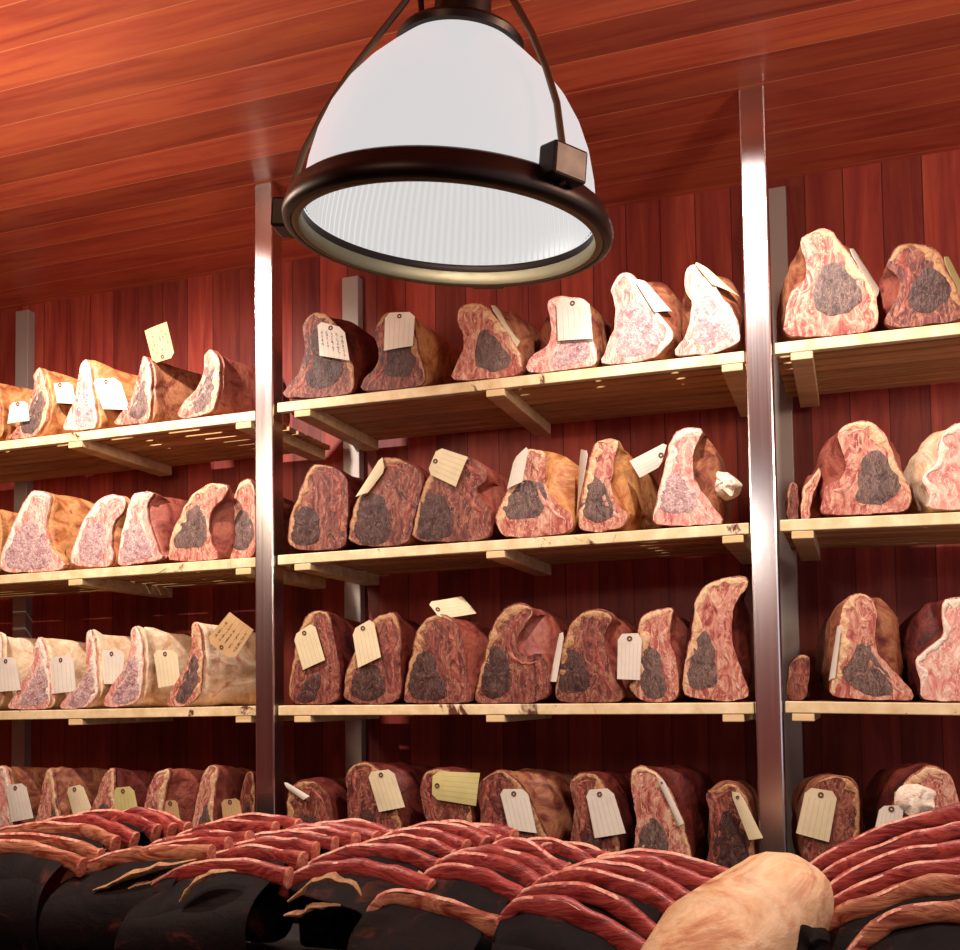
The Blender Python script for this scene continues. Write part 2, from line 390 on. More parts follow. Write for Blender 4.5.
    def strip(idx, d0, w, h, name, mat, wob):
        rings = []
        m = len(idx)
        for k, i in enumerate(idx):
            a, b = P[(i-1) % n], P[(i+1) % n]; tx, tz = b[0]-a[0], b[1]-a[1]; l = math.hypot(tx, tz) or 1
            nx, nzv = (-tz/l, tx/l) if ccw else (tz/l, -tx/l)
            e = math.sin(math.pi*min(1, max(0, (k+.6)/m)))**.45
            ww = w*e*(1+wob*nz(P[i][0], 3, P[i][1], 45, seed))
            q = lambda dd, y: Vector((P[i][0]+nx*dd, y, max(base+.0015, P[i][1]+nzv*dd)))
            rings.append([q(d0, y0+.004), q(d0, y0-.001), q(d0+ww*.25, y0-h*e-.002), q(d0+ww*.75, y0-h*e-.002), q(d0+ww, y0-.001), q(d0+ww, y0+.004)])
        if len(rings) > 3: child(link(name, loft(rings), mat, None, True), root)
    wface = max(p[0] for p in P)-min(p[0] for p in P)
    strip(flank(dr, 5, zq), .0002, min(.020, wface*.17), .0022, 'fat_cap', M['fat_'+kind], 1.3)
    strip(flank(-dr, 1, zq), min(.016, wface*.12), min(.013, wface*.10), .0018, 'chine_bone', M['bone_'+kind], 1.5)
    return root
def pp(s): 
    v = [float(x) for x in s.replace(',', ' ').split()]; return list(zip(v[::2], v[1::2]))
#  row, bay, look, kind, fat side, crust, face outline, lean outline, options
B = [
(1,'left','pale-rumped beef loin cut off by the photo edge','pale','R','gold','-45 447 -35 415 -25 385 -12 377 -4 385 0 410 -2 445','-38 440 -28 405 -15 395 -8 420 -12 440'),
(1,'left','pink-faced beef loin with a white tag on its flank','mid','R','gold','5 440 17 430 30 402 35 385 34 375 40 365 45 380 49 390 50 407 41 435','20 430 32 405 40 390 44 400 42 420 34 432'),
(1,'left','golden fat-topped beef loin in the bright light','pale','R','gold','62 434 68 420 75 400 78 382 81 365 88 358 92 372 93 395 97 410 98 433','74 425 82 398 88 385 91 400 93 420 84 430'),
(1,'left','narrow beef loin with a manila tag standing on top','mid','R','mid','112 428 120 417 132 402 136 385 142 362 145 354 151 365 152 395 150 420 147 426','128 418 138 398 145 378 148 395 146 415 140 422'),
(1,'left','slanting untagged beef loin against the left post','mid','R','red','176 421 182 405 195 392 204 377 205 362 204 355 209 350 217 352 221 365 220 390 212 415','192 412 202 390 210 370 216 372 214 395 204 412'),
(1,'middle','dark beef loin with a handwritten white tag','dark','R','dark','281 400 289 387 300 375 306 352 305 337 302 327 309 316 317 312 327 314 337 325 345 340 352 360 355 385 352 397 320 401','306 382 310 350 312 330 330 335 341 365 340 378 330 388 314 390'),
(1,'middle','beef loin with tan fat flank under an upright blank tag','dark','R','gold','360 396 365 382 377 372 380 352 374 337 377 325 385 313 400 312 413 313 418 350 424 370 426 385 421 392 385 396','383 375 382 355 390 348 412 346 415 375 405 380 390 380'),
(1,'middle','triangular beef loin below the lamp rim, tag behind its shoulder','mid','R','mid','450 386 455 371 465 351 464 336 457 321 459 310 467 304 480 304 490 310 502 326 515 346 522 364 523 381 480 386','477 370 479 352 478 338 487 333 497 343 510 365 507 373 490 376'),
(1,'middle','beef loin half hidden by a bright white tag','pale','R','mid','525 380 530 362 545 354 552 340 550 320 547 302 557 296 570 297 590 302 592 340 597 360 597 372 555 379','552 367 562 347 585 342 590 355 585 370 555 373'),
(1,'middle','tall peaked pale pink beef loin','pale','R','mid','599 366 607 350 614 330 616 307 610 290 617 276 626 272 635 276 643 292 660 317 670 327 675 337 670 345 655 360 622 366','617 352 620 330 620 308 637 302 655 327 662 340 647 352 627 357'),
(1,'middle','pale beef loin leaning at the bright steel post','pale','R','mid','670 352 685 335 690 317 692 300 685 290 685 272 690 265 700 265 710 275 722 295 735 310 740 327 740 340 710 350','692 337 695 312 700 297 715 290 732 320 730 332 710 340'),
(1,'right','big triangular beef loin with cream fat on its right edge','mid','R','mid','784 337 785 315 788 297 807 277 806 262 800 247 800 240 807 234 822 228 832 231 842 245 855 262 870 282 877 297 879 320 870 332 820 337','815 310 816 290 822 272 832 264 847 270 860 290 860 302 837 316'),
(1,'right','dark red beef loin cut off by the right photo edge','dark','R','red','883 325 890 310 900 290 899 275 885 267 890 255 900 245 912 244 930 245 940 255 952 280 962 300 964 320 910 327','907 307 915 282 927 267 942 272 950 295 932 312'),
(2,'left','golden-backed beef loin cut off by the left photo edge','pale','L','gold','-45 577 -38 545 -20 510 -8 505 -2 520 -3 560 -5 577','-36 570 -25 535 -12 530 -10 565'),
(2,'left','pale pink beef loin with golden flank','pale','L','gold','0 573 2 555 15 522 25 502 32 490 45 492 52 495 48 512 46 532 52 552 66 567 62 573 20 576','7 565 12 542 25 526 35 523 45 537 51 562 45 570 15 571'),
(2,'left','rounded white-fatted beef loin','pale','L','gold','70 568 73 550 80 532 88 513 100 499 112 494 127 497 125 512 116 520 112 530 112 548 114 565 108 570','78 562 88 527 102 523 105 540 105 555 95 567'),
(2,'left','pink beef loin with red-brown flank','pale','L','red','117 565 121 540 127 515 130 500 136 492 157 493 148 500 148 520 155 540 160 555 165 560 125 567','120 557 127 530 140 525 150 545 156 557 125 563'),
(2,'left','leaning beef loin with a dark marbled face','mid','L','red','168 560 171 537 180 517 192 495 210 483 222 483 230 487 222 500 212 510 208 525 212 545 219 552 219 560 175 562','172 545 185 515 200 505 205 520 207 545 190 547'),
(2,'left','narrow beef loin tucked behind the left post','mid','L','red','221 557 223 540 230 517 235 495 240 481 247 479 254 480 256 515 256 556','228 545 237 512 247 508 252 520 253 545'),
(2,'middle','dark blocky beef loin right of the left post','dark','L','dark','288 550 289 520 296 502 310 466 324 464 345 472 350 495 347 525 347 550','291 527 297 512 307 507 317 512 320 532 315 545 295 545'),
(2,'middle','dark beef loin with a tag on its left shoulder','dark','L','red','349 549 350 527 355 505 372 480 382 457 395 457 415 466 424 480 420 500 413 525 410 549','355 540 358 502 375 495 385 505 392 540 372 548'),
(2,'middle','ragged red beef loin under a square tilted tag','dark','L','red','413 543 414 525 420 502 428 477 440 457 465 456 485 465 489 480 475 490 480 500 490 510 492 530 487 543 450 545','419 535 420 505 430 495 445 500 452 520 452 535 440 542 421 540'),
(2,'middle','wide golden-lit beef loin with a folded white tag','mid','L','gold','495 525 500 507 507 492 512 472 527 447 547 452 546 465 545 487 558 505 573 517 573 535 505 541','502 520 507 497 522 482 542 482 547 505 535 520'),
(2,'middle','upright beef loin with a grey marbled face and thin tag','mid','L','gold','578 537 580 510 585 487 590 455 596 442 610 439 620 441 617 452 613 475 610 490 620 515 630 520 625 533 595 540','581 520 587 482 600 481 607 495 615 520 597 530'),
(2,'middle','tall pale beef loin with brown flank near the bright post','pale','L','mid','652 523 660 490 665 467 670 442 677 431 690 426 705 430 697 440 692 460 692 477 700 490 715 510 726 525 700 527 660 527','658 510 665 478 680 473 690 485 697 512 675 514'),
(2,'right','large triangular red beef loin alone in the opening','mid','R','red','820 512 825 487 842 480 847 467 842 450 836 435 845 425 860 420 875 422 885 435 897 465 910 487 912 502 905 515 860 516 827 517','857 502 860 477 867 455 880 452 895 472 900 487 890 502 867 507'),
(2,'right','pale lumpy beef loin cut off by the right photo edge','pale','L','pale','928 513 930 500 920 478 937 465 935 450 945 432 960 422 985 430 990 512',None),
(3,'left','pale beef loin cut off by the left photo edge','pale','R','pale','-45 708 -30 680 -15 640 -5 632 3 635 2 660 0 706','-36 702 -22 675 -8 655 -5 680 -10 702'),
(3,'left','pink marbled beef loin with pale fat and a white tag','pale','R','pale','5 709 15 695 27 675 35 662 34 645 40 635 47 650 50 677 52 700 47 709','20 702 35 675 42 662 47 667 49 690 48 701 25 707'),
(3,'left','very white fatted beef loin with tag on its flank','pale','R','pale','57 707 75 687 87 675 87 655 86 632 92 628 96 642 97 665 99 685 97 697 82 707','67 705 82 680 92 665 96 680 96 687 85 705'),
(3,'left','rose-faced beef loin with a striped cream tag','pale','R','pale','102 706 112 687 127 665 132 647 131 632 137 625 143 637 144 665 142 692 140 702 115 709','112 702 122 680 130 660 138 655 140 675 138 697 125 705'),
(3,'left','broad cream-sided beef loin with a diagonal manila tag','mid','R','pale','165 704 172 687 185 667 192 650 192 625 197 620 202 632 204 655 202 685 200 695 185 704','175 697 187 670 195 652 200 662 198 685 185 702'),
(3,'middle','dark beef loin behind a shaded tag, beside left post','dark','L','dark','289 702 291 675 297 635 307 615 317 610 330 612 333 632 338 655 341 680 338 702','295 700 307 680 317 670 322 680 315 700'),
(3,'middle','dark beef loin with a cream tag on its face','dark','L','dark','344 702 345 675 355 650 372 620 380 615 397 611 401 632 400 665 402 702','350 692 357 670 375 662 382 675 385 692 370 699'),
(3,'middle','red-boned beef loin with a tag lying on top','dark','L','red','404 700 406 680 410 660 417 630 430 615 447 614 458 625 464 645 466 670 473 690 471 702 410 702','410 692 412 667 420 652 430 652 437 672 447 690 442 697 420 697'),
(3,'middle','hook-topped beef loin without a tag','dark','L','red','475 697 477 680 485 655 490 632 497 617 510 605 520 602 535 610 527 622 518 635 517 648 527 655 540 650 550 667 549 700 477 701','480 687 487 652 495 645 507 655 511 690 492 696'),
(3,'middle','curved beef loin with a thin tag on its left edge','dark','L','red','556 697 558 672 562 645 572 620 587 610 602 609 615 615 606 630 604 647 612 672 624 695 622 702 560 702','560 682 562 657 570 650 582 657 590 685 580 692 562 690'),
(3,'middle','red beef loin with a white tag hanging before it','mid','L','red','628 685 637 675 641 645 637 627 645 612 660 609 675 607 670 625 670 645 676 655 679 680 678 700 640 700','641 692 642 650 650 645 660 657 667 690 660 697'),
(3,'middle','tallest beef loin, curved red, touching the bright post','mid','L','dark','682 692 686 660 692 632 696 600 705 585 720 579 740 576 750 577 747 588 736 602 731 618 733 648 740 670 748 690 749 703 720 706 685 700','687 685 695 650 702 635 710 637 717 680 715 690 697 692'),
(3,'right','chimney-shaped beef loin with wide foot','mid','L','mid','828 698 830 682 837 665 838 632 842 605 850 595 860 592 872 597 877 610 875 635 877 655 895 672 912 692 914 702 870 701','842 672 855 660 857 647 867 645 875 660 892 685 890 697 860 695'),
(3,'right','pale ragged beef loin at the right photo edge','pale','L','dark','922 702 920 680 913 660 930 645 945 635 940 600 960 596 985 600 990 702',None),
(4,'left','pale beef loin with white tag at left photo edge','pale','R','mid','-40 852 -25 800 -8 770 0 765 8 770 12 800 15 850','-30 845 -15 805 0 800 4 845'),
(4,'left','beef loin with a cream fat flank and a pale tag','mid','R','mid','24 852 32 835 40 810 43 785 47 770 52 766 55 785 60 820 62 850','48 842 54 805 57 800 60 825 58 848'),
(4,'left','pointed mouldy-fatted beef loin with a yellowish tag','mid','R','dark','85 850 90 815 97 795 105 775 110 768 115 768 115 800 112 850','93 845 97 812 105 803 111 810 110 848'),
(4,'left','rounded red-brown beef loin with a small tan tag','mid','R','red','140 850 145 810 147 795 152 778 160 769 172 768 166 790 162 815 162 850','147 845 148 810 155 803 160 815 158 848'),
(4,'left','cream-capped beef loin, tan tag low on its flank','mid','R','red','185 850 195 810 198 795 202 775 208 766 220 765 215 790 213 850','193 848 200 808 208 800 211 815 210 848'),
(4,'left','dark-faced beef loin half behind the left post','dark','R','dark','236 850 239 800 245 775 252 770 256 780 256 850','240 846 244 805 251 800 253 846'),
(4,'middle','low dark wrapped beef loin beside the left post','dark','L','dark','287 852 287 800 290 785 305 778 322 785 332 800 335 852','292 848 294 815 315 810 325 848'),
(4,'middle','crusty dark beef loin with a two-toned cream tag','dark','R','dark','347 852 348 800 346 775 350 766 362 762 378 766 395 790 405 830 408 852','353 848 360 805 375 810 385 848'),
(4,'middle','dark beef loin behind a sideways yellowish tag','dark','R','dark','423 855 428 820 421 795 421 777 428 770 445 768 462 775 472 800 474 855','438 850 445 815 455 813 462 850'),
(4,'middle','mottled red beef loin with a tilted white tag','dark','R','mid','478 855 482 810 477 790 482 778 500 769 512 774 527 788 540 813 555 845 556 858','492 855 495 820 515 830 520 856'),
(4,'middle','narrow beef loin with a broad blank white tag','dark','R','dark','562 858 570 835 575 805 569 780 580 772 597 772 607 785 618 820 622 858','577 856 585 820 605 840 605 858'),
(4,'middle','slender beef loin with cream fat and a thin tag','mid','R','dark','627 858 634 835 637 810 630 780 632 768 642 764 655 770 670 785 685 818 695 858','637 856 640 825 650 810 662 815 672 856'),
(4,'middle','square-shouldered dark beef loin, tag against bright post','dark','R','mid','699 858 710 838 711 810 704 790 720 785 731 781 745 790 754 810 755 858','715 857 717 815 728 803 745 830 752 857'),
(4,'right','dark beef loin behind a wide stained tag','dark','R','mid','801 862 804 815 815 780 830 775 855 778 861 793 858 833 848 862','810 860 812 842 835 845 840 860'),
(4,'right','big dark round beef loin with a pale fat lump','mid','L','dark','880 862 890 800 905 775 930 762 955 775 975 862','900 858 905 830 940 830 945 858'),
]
cnt = {}; tot = {}
for b in B: tot[(b[0], b[1])] = tot.get((b[0], b[1]), 0)+1
LO = {}
for k, b in enumerate(B):
    key = (b[0], b[1]); i = cnt.get(key, 0); cnt[key] = i+1
    kw = dict(left=dict(L=.22, sk=.125, hw=.05), middle=dict(L=.30, sk=.045), right=dict(L=.30, sk=-.05))[b[1]]
    if b[1] == 'middle' and i == tot[key]-1: kw['sk'] = 0
    if 'behind the left post' in b[2]: kw.update(y0=D+.055, hw=None, sk=.04)
    if b[1] == 'left' and b[0] in (2, 4) and i == tot[key]-2: kw.update(sk=.03, hw=None)
    lab = f'{b[2]}, {where(i, tot[key], *key)}'
    if len(lab.split()) > 16: lab = lab.replace('beef loin', 'loin')
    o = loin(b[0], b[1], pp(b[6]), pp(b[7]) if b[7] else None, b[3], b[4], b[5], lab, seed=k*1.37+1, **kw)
    LO[(b[0], b[1], i)] = o
# pieces lying further back on the shelves
def deep(row, bay, face, kind, side, crust, label, y0, L):
    return loin(row, bay, pp(face), None, kind, side, crust, label, L=L, y0=y0, seed=row*11.3+len(face), lump=.014)
deep(2, 'right', '800 517 802 487 810 478 817 472 820 467 821 476 812 495 810 517', 'mid', 'L', 'red', 'thin strip of red beef left of the large triangular loin, second shelf, right bay', D+.05, .25)
deep(2, 'right', '788 513 786 490 792 481 798 484 799 513', 'dark', 'L', 'mid', 'small brown beef end behind the bright post, second shelf, right bay', D+.1, .2)
deep(3, 'right', '786 700 787 675 792 660 803 654 811 659 809 676 806 700', 'dark', 'L', 'dark', 'small dark beef end in shadow right of the bright post, third shelf', D+.08, .22)
# pale fat lumps that sit on two of the loins
def lump(poly, Y, root, mat, dep=.05, seed=1.0, name='fat_lump'):
    P = [at(x, y, Y) for x, y in poly]; P = resample(chaikin([(p.x, p.z) for p in P], 2), 32)
    ax = sum(p[0] for p in P)/32; az = sum(p[1] for p in P)/32
    rr = []
    for s, dy in ((.35, -.008), (.75, -.004), (.97, .006), (1, .02), (.9, dep*.7), (.5, dep)):
        rr.append([Vector((ax+(x-ax)*s+.011*nz(x, dy*9, z, 34, seed), Y+dy+.008*nz(x, 2, z, 44, seed), az+(z-az)*s+.011*nz(x, 3+dy*9, z, 34, seed))) for x, z in P])
    return child(link(name, loft(rr), mat, None, True), root)
lump(pp('711 495 713 480 717 470 730 473 742 485 738 494 728 499'), D+.055, LO[(2, 'middle', 5)], M['fat_pale'])
lump(pp('893 805 894 795 900 788 917 783 934 788 937 800 937 812 920 818 905 818'), D-.004, LO[(4, 'right', 1)], M['fat_pale'], .04)
# ------------------------------------------------------------------ paper tags
def ptag(q, mat, label, Y=None, dys=(0, 0, 0, 0), curl=.004, hole=True, text=0, seed=0):
    """q: px corners  hole-end left, hole-end right, far right, far left"""
    Y = D-.0025 if Y is None else Y
    C = [at(x, y, Y+d) for (x, y), d in zip(q, dys)]
    nrm = (C[1]-C[0]).cross(C[3]-C[0]).normalized()
    if nrm.y > 0: nrm = -nrm
    def pt(u, v, off=0.0):
        a = C[0].lerp(C[1], u); b = C[3].lerp(C[2], u); p = a.lerp(b, v)
        return p + nrm*(curl*(4*u*(1-u)*.5 + v*v*.8*(.5+.5*math.sin(seed*2+1.3))) + off)
    bm = bmesh.new(); uv = bm.loops.layers.uv.new('UVMap')
    vs_ = [0, .06, .13, .25, .4, .55, .7, .85, 1]; us = [0, .2, .4, .6, .8, 1]
    V = {}
    for s, off in ((0, 0.0), (1, -.0012)):
        for j, v in enumerate(vs_):
            m = max(0, .17*(1-v/.13))
            for i, u in enumerate(us): V[(s, j, i)] = (bm.verts.new(pt(m+u*(1-2*m), v, off)), (m+u*(1-2*m), v))
    def quad(*k):
        f = bm.faces.new([V[a][0] for a in k])
        for l, a in zip(f.loops, k): l[uv].uv = V[a][1]
    nj, ni = len(vs_), len(us)
    for s in (0, 1):
        for j in range(nj-1):
            for i in range(ni-1): quad((s, j, i), (s, j, i+1), (s, j+1, i+1), (s, j+1, i))
    for j in range(nj-1):
        for i in (0, ni-1): quad((0, j, i), (0, j+1, i), (1, j+1, i), (1, j, i))
    for i in range(ni-1):
        for j in (0, nj-1): quad((0, j, i), (0, j, i+1), (1, j, i+1), (1, j, i))
    o = link('paper_tag', bm, mat); recenter(o, pt(.5, .5))
    tag(o, label, 'tag', 'paper tags on the beef')
    if hole:
        W = (C[1]-C[0]).length; H = (C[3]-C[0]).length
        ex = (C[1]-C[0]).normalized(); ey = nrm.cross(ex).normalized(); c0 = pt(.5, .11)
        R = min(.0062, W*.16)
        rr = [[c0+nrm*d+(ex*math.cos(2*math.pi*k/16)+ey*math.sin(2*math.pi*k/16))*r for k in range(16)] for r, d in ((R, -.0005), (R, .0012), (R*.45, .0012), (R*.4, -.0005))]
        child(link('eyelet', loft(rr, True), M['eyelet']), o)
    if text:
        rnd = random.Random(seed*91+5); bm = bmesh.new()
        for ln in range(text):
            u = .14+.72*ln/max(1, text-1); v = .22+rnd.random()*.05; end = .9-rnd.random()*.3
            while v < end:
                l = .02+rnd.random()*.045; du = .028*(rnd.random()+.4)
                P4 = [pt(u-du, v, .0006), pt(u+du, v+l*.2, .0006), pt(u+du, v+l, .0006), pt(u-du, v+l*.8, .0006)]
                w = .16
                for a, b in ((0, 1), (1, 2), (2, 3)):
                    if rnd.random() < .3: continue
                    A, Bq = P4[a], P4[b]; t_ = (Bq-A); 
                    if t_.length < 1e-5: continue
                    s_ = nrm.cross(t_.normalized())*.00045
                    bm.faces.new([bm.verts.new(z) for z in (A+s_, A-s_, Bq-s_, Bq+s_)])
                v += l+.012+(.03 if rnd.random() < .25 else 0)
        if bm.faces: child(link('handwriting', bm, M['ink']), o)
        else: bm.free()
    return o
T = [ # row bay loin# look, material, corners, kwargs
(1,'left',0,'glaring white tag','white','10 403 27 401 30 421 8 424',{}),
(1,'left',1,'small white tag','white','48 384 72 382 76 404 54 403',dict(Y=D+.03)),
(1,'left',2,'bright white tag hanging askew','white','92 379 119 378 130 410 103 409',dict(Y=D+.004)),
(1,'left',3,'manila tag with handwriting standing upright','tan','175 357 153 364 145 331 167 322',dict(Y=D+.02, text=6)),
(1,'middle',0,'white tag covered in handwriting','white','317 321 344 328 350 361 320 356',dict(text=5)),
(1,'middle',1,'blank upright cream tag','white','385 313 415 312 413 346 384 351',{}),
(1,'middle',2,'cream tag seen edge-on','cream','490 305 497 307 521 339 517 347',dict(dys=(0.0,.05,.06,.01),hole=False)),
(1,'middle',3,'bright square white tag','white','556 299 589 299 593 339 558 341',{}),
(1,'middle',4,'slanting white tag on the right slope','white','634 279 647 282 671 312 654 313',dict(dys=(0,.03,.04,.0),hole=False)),
(1,'middle',5,'folded cream tag over the right slope','cream','693 261 710 270 739 297 712 285',dict(dys=(0,.03,.04,.0),hole=False)),
(1,'right',0,'thin white tag behind the right edge','white','849 249 854 249 879 288 877 297',dict(Y=D+.02,dys=(0,.05,.06,.01),hole=False)),
(1,'right',1,'yellowish tag seen edge-on','yellow','943 257 949 257 966 292 960 298',dict(Y=D+.004,dys=(0,.05,.06,.01),hole=False)),
(2,'middle',1,'cream tag on the left shoulder','cream','382 455 385 470 368 493 356 497',dict(dys=(0,0,0,0),hole=False)),
(2,'middle',2,'square cream tag tilted at the top','cream','427 473 438 447 468 457 456 487',{}),
(2,'middle',3,'curled white tag on the left shoulder','white','514 459 529 445 522 482 507 489',dict(dys=(.0,-.01,-.01,.0),hole=False)),
(2,'middle',4,'thin pale tag on the left edge','white','580 449 588 451 583 483 577 518',dict(dys=(.03,0,0,.03),hole=False)),
(2,'middle',5,'large tilted white tag at left edge','white','668 441 661 466 640 478 630 461',dict(Y=D+.02)),
(3,'left',0,'bright white tag at the photo edge','white','-3 658 15 657 21 690 -2 692',dict(Y=D+.0)),
(3,'left',1,'blank bright white tag','white','49 657 73 655 76 691 51 694',dict(Y=D+.01)),
(3,'left',2,'overlit white tag','white','99 650 125 650 122 684 104 684',dict(Y=D+.02)),
(3,'left',3,'striped cream tag','cream','153 650 177 650 181 684 159 688',dict(Y=D+.02)),
(3,'left',4,'handwritten manila tag laid diagonally','tan','206 640 233 661 254 630 230 612',dict(Y=D-.004,text=5)),
(3,'middle',0,'half-shaded tan and cream tag','cream','293 636 314 622 325 660 303 670',{}),
(3,'middle',1,'leaning cream tag','cream','352 630 373 618 381 657 358 668',{}),
(3,'middle',2,'tag lying flat on top','cream','427 602 440 619 476 614 461 597',dict(dys=(0,0,.08,.08))),
(3,'middle',4,'curved thin tag down the left edge','white','559 634 564 632 557 682 550 682',dict(dys=(.02,0,0,.02),hole=False)),
(3,'middle',5,'narrow white hanging tag','white','618 634 642 633 640 680 617 679',dict(Y=D-.012)),
(3,'right',0,'thin white tag down the left edge','white','837 627 841 625 835 678 829 681',dict(dys=(.02,0,0,.02),hole=False)),
(4,'left',0,'white hanging tag','white','5 785 25 783 34 818 12 822',{}),
(4,'left',1,'cream tag on the flank','cream','66 788 82 784 92 808 76 824',dict(Y=D+.01)),
(4,'left',2,'yellowish tag','yellow','113 788 133 786 141 824 114 824',dict(Y=D+.004)),
(4,'left',3,'small tan tag','tan','164 801 177 800 181 826 163 826',dict(Y=D+.01)),
(4,'left',4,'low tan tag','tan','221 800 239 798 244 824 224 826',dict(Y=D+.01)),
(4,'middle',0,'white strip-like tag','white','284 781 287 789 304 800 310 796',dict(Y=D-.004,hole=False)),
(4,'middle',1,'cream tag with shaded corner','cream','367 772 393 769 405 807 379 812',{}),
(4,'middle',2,'sideways ruled yellowish tag','yellow','432 799 433 771 480 773 476 806',{}),
(4,'middle',3,'tilted blank white tag','white','499 789 527 789 537 833 509 829',{}),
(4,'middle',4,'broad blank white tag','white','585 790 612 788 626 833 595 838',{}),
(4,'middle',5,'thin white tag along the fat','white','656 777 663 778 684 823 679 826',{}),
(4,'middle',6,'long cream tag beside the bright post','cream','730 791 741 793 763 838 749 840',dict(Y=D-.018)),
(4,'right',0,'wide cream tag with a brown stain','cream','806 787 838 792 829 842 796 833',{}),
(4,'right',1,'white tag partly behind the ribs','white','880 806 904 805 900 838 873 836',dict(Y=D-.008)),
]
for k, (row, bay, i, look, mt, q, kw) in enumerate(T):
    n = tot[(row, bay)]
    o = 'rightmost' if i == n-1 and n > 2 else ORD[i]
    ptag(pp(q), M['tag_'+mt], f"{look} on the {o} loin of {bay} bay's {ROWN[row]} shelf", seed=k*.77+.2, **kw)
# ------------------------------------------------------------------ counter with rib racks
ZK = ZC-.56
ct = link('serving_counter', bx((-3.6, .95, 0), (1.6, 2.42, ZK), .004), M['black'])
recenter(ct, (-1, 1.7, 0)); tag(ct, 'dark counter in front of the shelves carrying the rib racks', 'counter')
def plane_hit(x, y, lift=0.0):
    d = ray(x, y); s = .212; z0 = -.388+lift-s*1.65
    k = z0/(d.z-s*d.y); return d*k
def bez(P, m=16):
    a, b, c = P; b2 = b*2-(a+c)*.5
    return [a*(1-t)**2+b2*(2*t*(1-t))+c*t*t for t in [i/(m-1) for i in range(m)]]
def rack(label, ribs, body='rack_crust', ht=.017, tan=(), drop=.020, front=.10, left=.06, lift=0.0, strips=()):
    """ribs: near to far, each three pixel points (loin end, crest, sawn end)"""
    paths = []
    for r in ribs:
        P = pp(r); mx = sum(p[0] for p in P)/3; my = sum(p[1] for p in P)/3
        Y = plane_hit(mx, my, lift).y
        paths.append(bez([at(P[0][0], P[0][1], Y-.01), at(P[1][0], P[1][1], Y), at(P[2][0], P[2][1], Y-.03)]))
    # body: a closed mound under the ribs, falling to the counter all round
    m = 16; rows = []
    first, last = paths[0], paths[-1]
    seed = len(label)*.7
    ext = lambda p, q: p+(p-q).normalized()*left
    def prow(path, dy, dz, k):
        r = [ext(path[0], path[2])+Vector((0, dy, dz-.02))]
        for i, p in enumerate(path[:15]):
            b = Vector((0, 0, 0))
            r.append(p+Vector((0, dy, dz-drop*.75+.010*nz(p.x, p.y+dy, p.z, 22, seed))))
        return r
    zc = lambda p: Vector((p.x, p.y, max(ZK+.001, p.z)))
    def foot(path, dy, zf):
        r = [ext(path[0], path[2])] + path[:15]
        return [Vector((p.x+.02*nz(p.x, p.y, zf, 9, seed), p.y+dy+.012*nz(p.x, p.y, 3+zf, 14, seed), ZK+.001+(p.z-ZK)*zf)) for p in r]
    rows.append(foot(first, -front*.55, 0)); rows.append(foot(first, -front*.95, .25)); rows.append(foot(first, -front, .5)); rows.append(foot(first, -front*.75, .74)); 
    rows.append(prow(first, -.028, -.016, 0))
    for a, b in zip(paths, paths[1:]):
        rows.append(prow(a, 0, -.004, 1))
        mid = [p.lerp(q, .5) for p, q in zip(a, b)]
        rows.append(prow(mid, 0, -.004, 2))
    rows.append(prow(last, 0, -.004, 1)); rows.append(prow(last, .04, -.02, 1)); rows.append(foot(last, .06, .4)); rows.append(foot(last, .05, 0))
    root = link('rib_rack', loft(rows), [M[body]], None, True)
    root.modifiers.new('smooth', 'SUBSURF').levels = 2; root.modifiers['smooth'].render_levels = 2
    p0 = sum((p[8] for p in paths), Vector())/len(paths); recenter(root, (p0.x, p0.y, ZK))
    tag(root, label, 'beef', 'beef rib racks on the counter')
    for k, path in enumerate(paths):
        tn = k in tan; L = len(path)
        rad = []; hs = ht*(1+.22*nz(path[8].x, path[8].y, k, 31, seed))
        for i in range(L):
            t = i/(L-1); e = (.6+.4*min(1, t*4)) * (1.0 if t < .75 else 1+.25*(t-.75)/.25) * (1+.22*nz(path[i].x, path[i].y, path[i].z, 24, k+seed))
            rad.append((hs*.55*e, hs*e))
        d0 = (path[0]-path[2]).normalized(); path = [path[0]+d0*.022-Vector((0, 0, .026)), path[0]+d0*.012-Vector((0, 0, .009))]+path; L = len(path)
        rad = [rad[0], rad[0]]+rad
        pth = [p+Vector((0, 0.006*nz(p.x, p.y, p.z, 20, k), .006*nz(p.x, 7, p.z, 20, k)-ht*.75)) for p in path]
        rib = child(link('rib', tube(pth, rad, 18, True, Vector((0, 0, 1)), .68), M['rib_tan' if tn else 'rib'], None, True), root)
        # membrane of fat along the top of the rib
        top = [p+Vector((0, -ht*.10, ht*(.35+.65*min(1, 4*i/(L-1)))*.80)) for i, p in enumerate(pth)][1:-1]
        w = [(ht*.40*(.5+.5*math.sin(math.pi*i/(len(top)-1)))*(1+.5*nz(p.x, p.y, p.z, 40, k)), ht*.26) for i, p in enumerate(top)]
        child(link('fat_seam', tube(top, w, 8), M['rib_fat'], None, True), rib)
        e, d = pth[-1], (pth[-1]-pth[-2]).normalized()
        child(link('sawn_end', tube([e-d*.004, e+d*.0015, e+d*.003], [(rad[-1][0]*1.04, rad[-1][1]*1.04), (rad[-1][0]*1.0, rad[-1][1]*1.0), (rad[-1][0]*.72, rad[-1][1]*.72)], 18, True, Vector((0, 0, 1)), .68), M['rib_end'], None, True), rib)
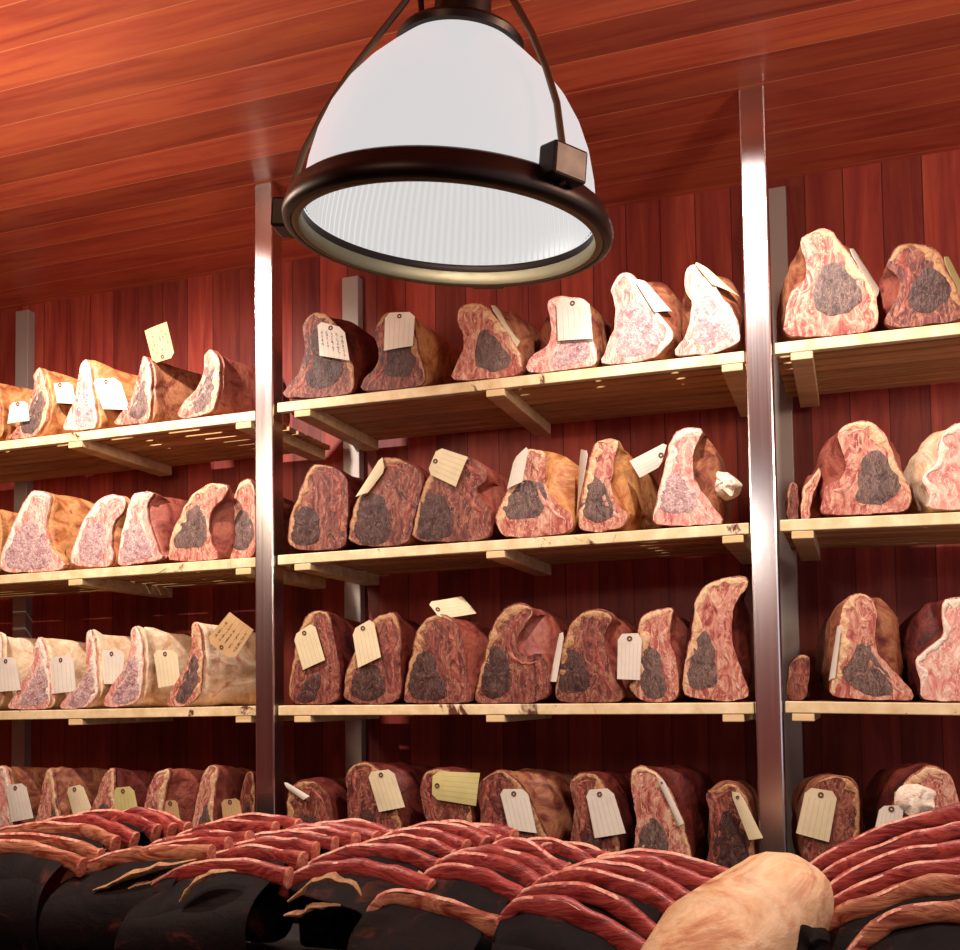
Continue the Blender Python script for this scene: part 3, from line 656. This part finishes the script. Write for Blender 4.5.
    for st in strips:
        P = pp(st); q = [at(x, y, first[8].y-front*.80+.010*j) for j, (x, y) in enumerate(P)]
        q = bez(q, 14); q = [p+Vector((.008*nz(p.x, p.y, 1, 40), 0, .008*nz(p.x, p.y, 2, 40))) for p in q]; rr = [(.004+.012*math.sin(math.pi*i/13), .002+.0045*math.sin(math.pi*i/13)*(1+1.2*nz(p.x, p.y, p.z, 70, 3))) for i, p in enumerate(q)]
        child(link('fat_strip', tube(q, rr, 10), M['fat_dark'], None, True), root)
    return root
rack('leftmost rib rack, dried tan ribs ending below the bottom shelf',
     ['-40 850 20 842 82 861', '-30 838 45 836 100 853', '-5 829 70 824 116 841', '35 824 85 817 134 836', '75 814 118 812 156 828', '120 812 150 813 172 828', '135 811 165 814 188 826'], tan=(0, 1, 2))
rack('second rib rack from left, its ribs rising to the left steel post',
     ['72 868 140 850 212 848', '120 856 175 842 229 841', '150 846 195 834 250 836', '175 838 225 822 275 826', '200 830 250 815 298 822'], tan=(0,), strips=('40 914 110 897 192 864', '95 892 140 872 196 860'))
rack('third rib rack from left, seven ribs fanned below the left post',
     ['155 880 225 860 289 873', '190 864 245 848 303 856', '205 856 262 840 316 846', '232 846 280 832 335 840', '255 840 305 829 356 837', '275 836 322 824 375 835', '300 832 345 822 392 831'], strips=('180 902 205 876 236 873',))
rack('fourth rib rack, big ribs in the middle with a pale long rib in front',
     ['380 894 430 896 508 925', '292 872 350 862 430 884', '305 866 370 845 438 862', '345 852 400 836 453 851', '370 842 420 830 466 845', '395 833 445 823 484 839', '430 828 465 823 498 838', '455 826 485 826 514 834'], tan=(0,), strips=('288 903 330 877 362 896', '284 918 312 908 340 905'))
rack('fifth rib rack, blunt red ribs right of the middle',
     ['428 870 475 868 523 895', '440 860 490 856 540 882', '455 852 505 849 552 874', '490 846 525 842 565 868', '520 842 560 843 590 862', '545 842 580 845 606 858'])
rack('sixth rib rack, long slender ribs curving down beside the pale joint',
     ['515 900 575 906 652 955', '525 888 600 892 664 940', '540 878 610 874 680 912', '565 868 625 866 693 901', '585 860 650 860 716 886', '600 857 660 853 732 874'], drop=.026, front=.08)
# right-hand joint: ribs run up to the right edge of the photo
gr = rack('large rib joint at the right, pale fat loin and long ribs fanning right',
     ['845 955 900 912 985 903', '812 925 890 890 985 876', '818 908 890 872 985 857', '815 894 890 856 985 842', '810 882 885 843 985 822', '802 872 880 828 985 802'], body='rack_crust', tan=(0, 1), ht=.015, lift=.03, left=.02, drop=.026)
def joint(px, Yn, root):
    """a stout pale loin: ellipse rings along a px path"""
    rings = []
    for x, y, w, h, Y in px:
        c = at(x, y, Y); dirv = RT
        ring = []
        for k in range(36):
            a = 2*math.pi*k/36
            p = c + Vector((.0, .0, 1))*(h*math.sin(a)) + Vector((.80, -.60, 0))*(w*math.cos(a))
            d = .010*nz(p.x, p.y, p.z, 13, 4.4)+.005*nz(p.x, p.y, p.z, 36, 2.2)
            v = (p-c).normalized(); p = p+v*d
            ring.append(Vector((p.x, p.y, max(ZK+.002, p.z))))
        rings.append(ring)
    return child(link('fat_loin', loft(rings), M['crust_joint'], None, True), root)
M['crust_joint'] = flesh('cream_joint_fat', [(176, 104, 76), (206, 146, 106), (226, 182, 138), (234, 200, 160), (214, 158, 122), (190, 116, 92)], 5, rough=.5, stretch=(1, .7, 1.3), dist=3.0, bump=.9)
joint([(640, 1000, .03, .03, 1.62), (668, 990, .075, .07, 1.64), (700, 965, .10, .095, 1.68), (735, 940, .108, .105, 1.74), (768, 918, .10, .10, 1.80), (792, 904, .085, .085, 1.86), (805, 898, .055, .055, 1.90), (812, 895, .02, .02, 1.92)], 0, gr)
lump(pp('785 962 792 938 806 926 826 934 832 962'), 1.70, gr, M['rack_crust'], .12, 5.0, 'hollow_shade')  # dark lump stands in for the shade in the hollow under the joint
# steel tray peeking out below the sixth rack
tb = bmesh.new(); c = at(572, 948, 1.62)
box(tb, (c.x-.14, 1.50, ZK+.001), (c.x+.10, 1.72, ZK+.006)); box(tb, (c.x-.14, 1.50, ZK+.001), (c.x+.10, 1.505, ZK+.02)); box(tb, (c.x+.095, 1.50, ZK+.001), (c.x+.10, 1.72, ZK+.02))
tr = link('steel_tray', tb, M['steel']); recenter(tr, (c.x, 1.6, ZK)); tag(tr, 'shallow steel tray under the sixth rib rack at the bottom edge', 'tray')
# ------------------------------------------------------------------ pendant lamp
RC = ray(449, 222)*1.33; RC = Vector((RC.x, RC.y, RC.z+ZC))
lamp = bpy.data.objects.new('pendant_lamp', None); COL.objects.link(lamp); lamp.location = RC
tag(lamp, 'big glowing white glass dome pendant lamp with dark bronze rim and straps', 'lamp')
def lp(name, bm, mat, smooth=True, par=None):
    o = link(name, bm, mat, par or lamp, smooth); return o
dome = [(.181, .004), (.180, .025), (.176, .052), (.168, .084), (.156, .113), (.139, .141), (.118, .166), (.096, .187), (.078, .203), (.066, .213)]
lp('glass_shade', lathe(dome), M['glass_out'])
lp('shade_lining', lathe([(r-.004, z-.001) for r, z in dome]+[(.0, .21)], 440, .0012), M['glass_in'])
rim = [(.180, .012), (.192, .013), (.197, .009), (.199, .0), (.202, -.003), (.204, -.010), (.203, -.018), (.198, -.022), (.193, -.022), (.190, -.018), (.185, -.014), (.182, 0), (.180, .012)]
rm = lp('rim_ring', lathe(rim), M['bronze'])
lp('lens_ring', lathe([(.193, -.020), (.189, -.023), (.183, -.022), (.180, -.016), (.181, -.006), (.185, -.006), (.193, -.020)]), M['brass'], True, rm)
lp('collar', lathe([(.0, .208), (.070, .208), (.077, .210), (.079, .217), (.074, .223), (.05, .229), (.036, .236), (.034, .30), (.0, .30)]), M['bronze'])
lp('socket_housing', lathe([(.0, .30), (.034, .30), (.037, .305), (.037, .42), (.03, .43), (.0, .43)]), M['bronze'])
zt_ = ZCEIL-RC.z
st = lathe([(.0, .43), (.009, .43), (.009, zt_-.03), (.05, zt_-.025), (.055, zt_-.002), (0, zt_-.002)], 32); lp('stem', st, M['bronze'])
toC = Vector((-RC.x, -RC.y, 0)).normalized(); rgt = Vector((-toC.y, toC.x, 0))
if rgt.dot(RT) < 0: rgt = -rgt
for ang in (37, -98, 165):
    a = math.radians(ang); d = toC*math.cos(a)+rgt*math.sin(a)
    prof = [(.208, -.008), (.204, .035), (.190, .085), (.168, .13), (.138, .18), (.105, .225), (.075, .265), (.05, .305), (.036, .34)]
    pth = [d*r+Vector((0, 0, z)) for r, z in prof]
    s = lp('strap', tube(pth, (.0045, .0035), 8, True, Vector((-d.y, d.x, 0))), M['strap'])
    b = bmesh.new(); box(b, (-.014, -.024, -.018), (.014, .024, .018), .003)
    rot = Matrix(((d.x, -d.y, 0), (d.y, d.x, 0), (0, 0, 1)))
    for v in b.verts: v.co = rot @ v.co + d*.207 + Vector((0, 0, .013 if ang == 37 else 0))
    lp('bracket', b, M['bronze'], False, s)
wire = [Vector((-.05, -.01, .25)), Vector((-.055, -.01, .29)), Vector((-.058, -.005, .34)), Vector((-.04, 0, .41))]
lp('wire', tube(wire, (.004, .004), 8), M['bronze'])
# gentle hang: the rim dips to the right of the photo and away from it
lamp.rotation_euler = (Matrix.Rotation(math.radians(4.6), 3, FWD) @ Matrix.Rotation(math.radians(5.2), 3, _rt)).to_euler()
# ------------------------------------------------------------------ light
def spot(name, loc, tgt, watts, col, ang, blend=.6, rad=.05):
    l = bpy.data.lights.new(name, 'SPOT'); l.energy = watts; l.color = col; l.spot_size = math.radians(ang); l.spot_blend = blend; l.shadow_soft_size = rad
    o = bpy.data.objects.new(name, l); COL.objects.link(o); o.location = loc
    o.rotation_euler = (Vector(tgt)-Vector(loc)).to_track_quat('-Z', 'Y').to_euler(); return o
def point(name, loc, watts, col, rad=.08):
    l = bpy.data.lights.new(name, 'POINT'); l.energy = watts; l.color = col; l.shadow_soft_size = rad
    o = bpy.data.objects.new(name, l); COL.objects.link(o); o.location = loc; return o
WARM = (1, .78, .60); WHITE = (1, .90, .82)
spot('pendant_light', RC+Vector((0, 0, -.02)), RC+Vector((0, .25, -1)), 8, WHITE, 165, .3, .06)
# two ceiling track lights half a metre before the shelves, one per bay, just outside the picture
spot('track_light', (-.26, 1.90, ZC+1.36), (-.22, 2.46, ZC+.35), 86, WHITE, 100, .8, .035)
spot('track_light', (-1.832, 1.88, ZC+1.34), (-2.0, 2.46, ZC+.35), 106, WHITE, 124, .8, .025)
# fill points added to brighten ceiling and walls, left, right and behind the viewer
for x, y, e in ((-1.85, 1.35, 44), (.75, 1.25, 50), (-.8, -.35, 14)): point('added_fill_light', (x, y, ZC+.80), e*.85, WARM, .12)
w = bpy.data.worlds.new('world'); SC.world = w; w.use_nodes = True
w.node_tree.nodes['Background'].inputs[0].default_value = (.70, .66, .76, 1); w.node_tree.nodes['Background'].inputs[1].default_value = .9
